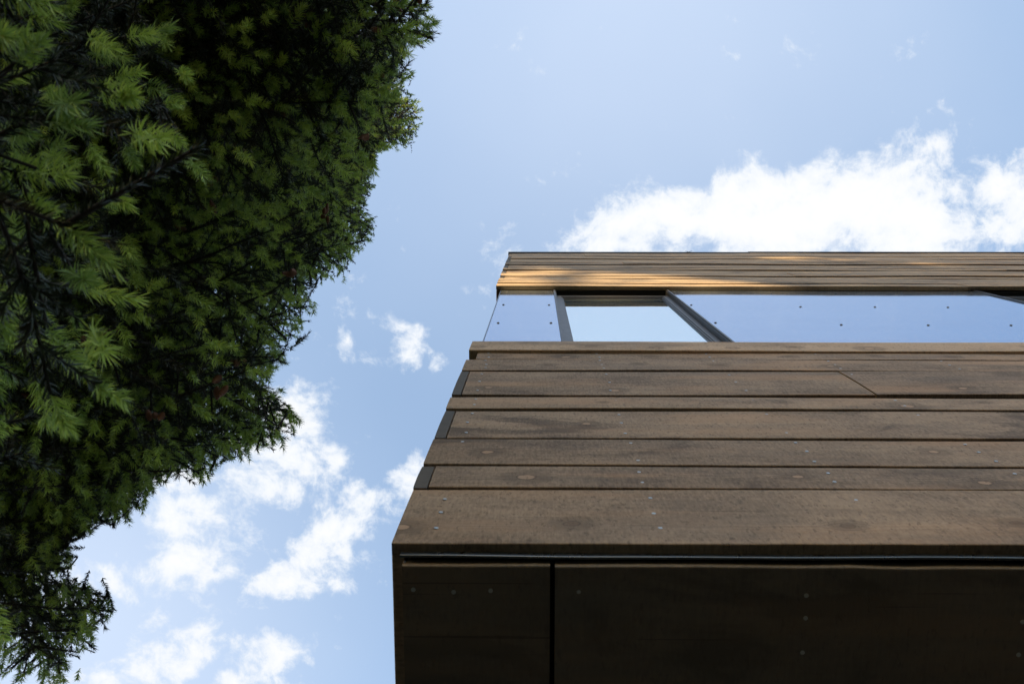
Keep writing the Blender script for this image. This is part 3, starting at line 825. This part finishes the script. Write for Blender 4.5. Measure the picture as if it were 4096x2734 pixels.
tube(tb, [(TX+.02*math.sin(q*1.3), TY+.02*math.cos(q), q+CAMH) for q in hz], .17, .008, 14)
tb.build('trunk', M_bark, spruce)
# cones
def cone_mesh(seed, n=9, R=14):
    r_ = random.Random(seed); vs, fs = [], []
    L = .045
    for i in range(R+1):
        t = i/R; rad = .0085*math.sin(math.pi*min(1, (t*.93+.05)))**.6*(1.-.25*t)
        rad *= 1+.22*((i % 2)*2-1)*(1 if 0 < i < R else 0)
        for k in range(n):
            a = 2*math.pi*(k+.5*(i % 2))/n; vs.append((rad*math.cos(a)*(1+.1*r_.random()), rad*math.sin(a), -L*t))
    for i in range(R):
        for k in range(n): fs.append((i*n+k, i*n+(k+1) % n, (i+1)*n+(k+1) % n, (i+1)*n+k))
    fs.append(tuple(range(n))); fs.append(tuple(R*n+k for k in range(n))[::-1])
    me = bpy.data.meshes.new('cone'); me.from_pydata(vs, [], fs); me.materials.append(M_cone); return me
M_cone = simple('spruce_cone_scales', (.17, .070, .036), .7)
cm = [cone_mesh(s) for s in range(4)]
tips = np.where(vis & (dist > 1.5) & (dist < 6.5))[0]
qx, qy, _ = proj(twP[tips]); cell = (qx//42).astype(int)*1000+(qy//42).astype(int)
od = np.argsort(dist[tips]); _, fi = np.unique(cell[od], return_index=True); tips = tips[od[fi]]     # twigs nearest the light side of the crown
pxx, pyy, _ = proj(twP[tips]); ok_ = near_inside(pxx, pyy, -60); tips = tips[ok_]; pxx = pxx[ok_]; rimw = np.clip((pxx)/1500, .2, 1)
cl_c = rng.choice(tips, 34, replace=False, p=rimw/rimw.sum()); cnt_ = 0
for c in cl_c:
    for q in range(random.choice((1, 2, 3, 4))):
        if cnt_ >= 92: break
        o = bpy.data.objects.new('cone', cm[cnt_ % 4]); sc.collection.objects.link(o)
        o.parent = spruce
        pos = Vector((twP[c]+norm(CAM-twP[c])*.012+rng.normal(0, .010, 3)).tolist())-Vector((TX, TY, 0)); o.location = pos
        o.rotation_euler = (random.gauss(0, .5), random.gauss(0, .5), random.uniform(0, 6)); s_ = random.uniform(.65, 1.05); o.scale = (s_, s_, s_*random.uniform(.8, 1.2)); cnt_ += 1
# ------------------------------------------------------------------ unseen broadleaf trees added to cast shade; crown gaps cut for the sun patches
from math import hypot
def in_poly(x, y, poly):
    r = np.zeros(x.shape, bool); n = len(poly)
    for i in range(n):
        x0, y0 = poly[i]; x1, y1 = poly[(i+1) % n]
        r ^= ((y0 > y) != (y1 > y)) & (x < (x1-x0)*(y-y0)/((y1-y0) or 1e-9)+x0)
    return r
SUN_GAPS = [[(-.9,5.0),(2.0,5.0),(1.6,5.42),(1.2,5.75),(.75,6.25),(.15,6.75),(-.9,7.1)],  # crown openings shaped to throw sun patches on the parapet
        [(1.45,7.35),(2.2,7.0),(2.9,6.75),(3.5,6.7),(3.0,7.25),(2.3,7.75),(1.7,7.75)],
        [(2.45,6.15),(3.9,5.65),(4.4,5.35),(4.0,5.95),(3.0,6.3)]]
M_leaf = None
def broadleaf(x, y, label, seed, rx=4.1, ry=2.6, zc_=9.3, rz=8.0, n=26000):
    global M_leaf
    r_ = np.random.default_rng(seed)
    if M_leaf is None:
        M_leaf = simple('broad_green_leaves', (.05, .09, .025), .6)
    root = empty('added_shade_tree', (x, y, 0)); tag(root, label, 'tree', 'added broadleaf trees shading the house')
    d = norm(r_.normal(size=(n, 3))); rad = r_.random(n)**.42
    P = d*rad[:, None]*np.array([rx, ry, rz])+np.array([x, y, zc_])
    P += .25*np.sin(P[:, [1, 2, 0]]*2.3+seed)
    t = (P[:, 1]-D)/SUN_DIR[1]; Q = P-SUN_DIR*t[:, None]
    drop = np.zeros(n, bool)
    for gi, gp in enumerate(SUN_GAPS): drop |= (r_.random(n) < (.97, .93, .93)[gi]) & in_poly(Q[:, 0]+r_.normal(0, .08, n), Q[:, 2]-CAMH+r_.normal(0, .07, n), gp)
    P = P[~drop]; k = len(P)
    a = norm(r_.normal(size=(k, 3))); b = norm(np.cross(a, r_.normal(size=(k, 3)))); s = r_.uniform(.16, .27, k)[:, None]
    V = np.stack([P-a*s, P-b*s*.6, P+a*s, P+b*s*.6], 1).reshape(-1, 3)
    raw_mesh('crown', V, (np.arange(k)*4)[:, None]+np.arange(4)[None], 0, M_leaf, root)
    tb_ = MB(); tube(tb_, [(x+.15*math.sin(q), y+.1*math.cos(q*1.2), q) for q in np.linspace(-.1, zc_+rz*.5, 12)], .24, .05, 10)
    for q in range(9):
        a_ = q*2.4; z0 = 3.2+q*.9; tube(tb_, [(x, y, z0), (x+math.cos(a_)*rx*.35, y+math.sin(a_)*ry*.35, z0+.9), (x+math.cos(a_)*rx*.75, y+math.sin(a_)*ry*.75, z0+2.0)], .08, .015, 6)
    tb_.build('trunk', M_bark, root)
broadleaf(-23.2, -22.6, 'added unseen broadleaf tree at the far end of the row, beyond the spruce', 1)
broadleaf(-17.4, -21.4, 'added unseen broadleaf tree standing straight behind the spruce in the row', 2)
broadleaf(-11.8, -22.4, 'added unseen broadleaf tree in the row facing the house corner', 3)
broadleaf(-6.2, -21.6, 'added unseen broadleaf tree at the end of the row facing the long window band', 4)
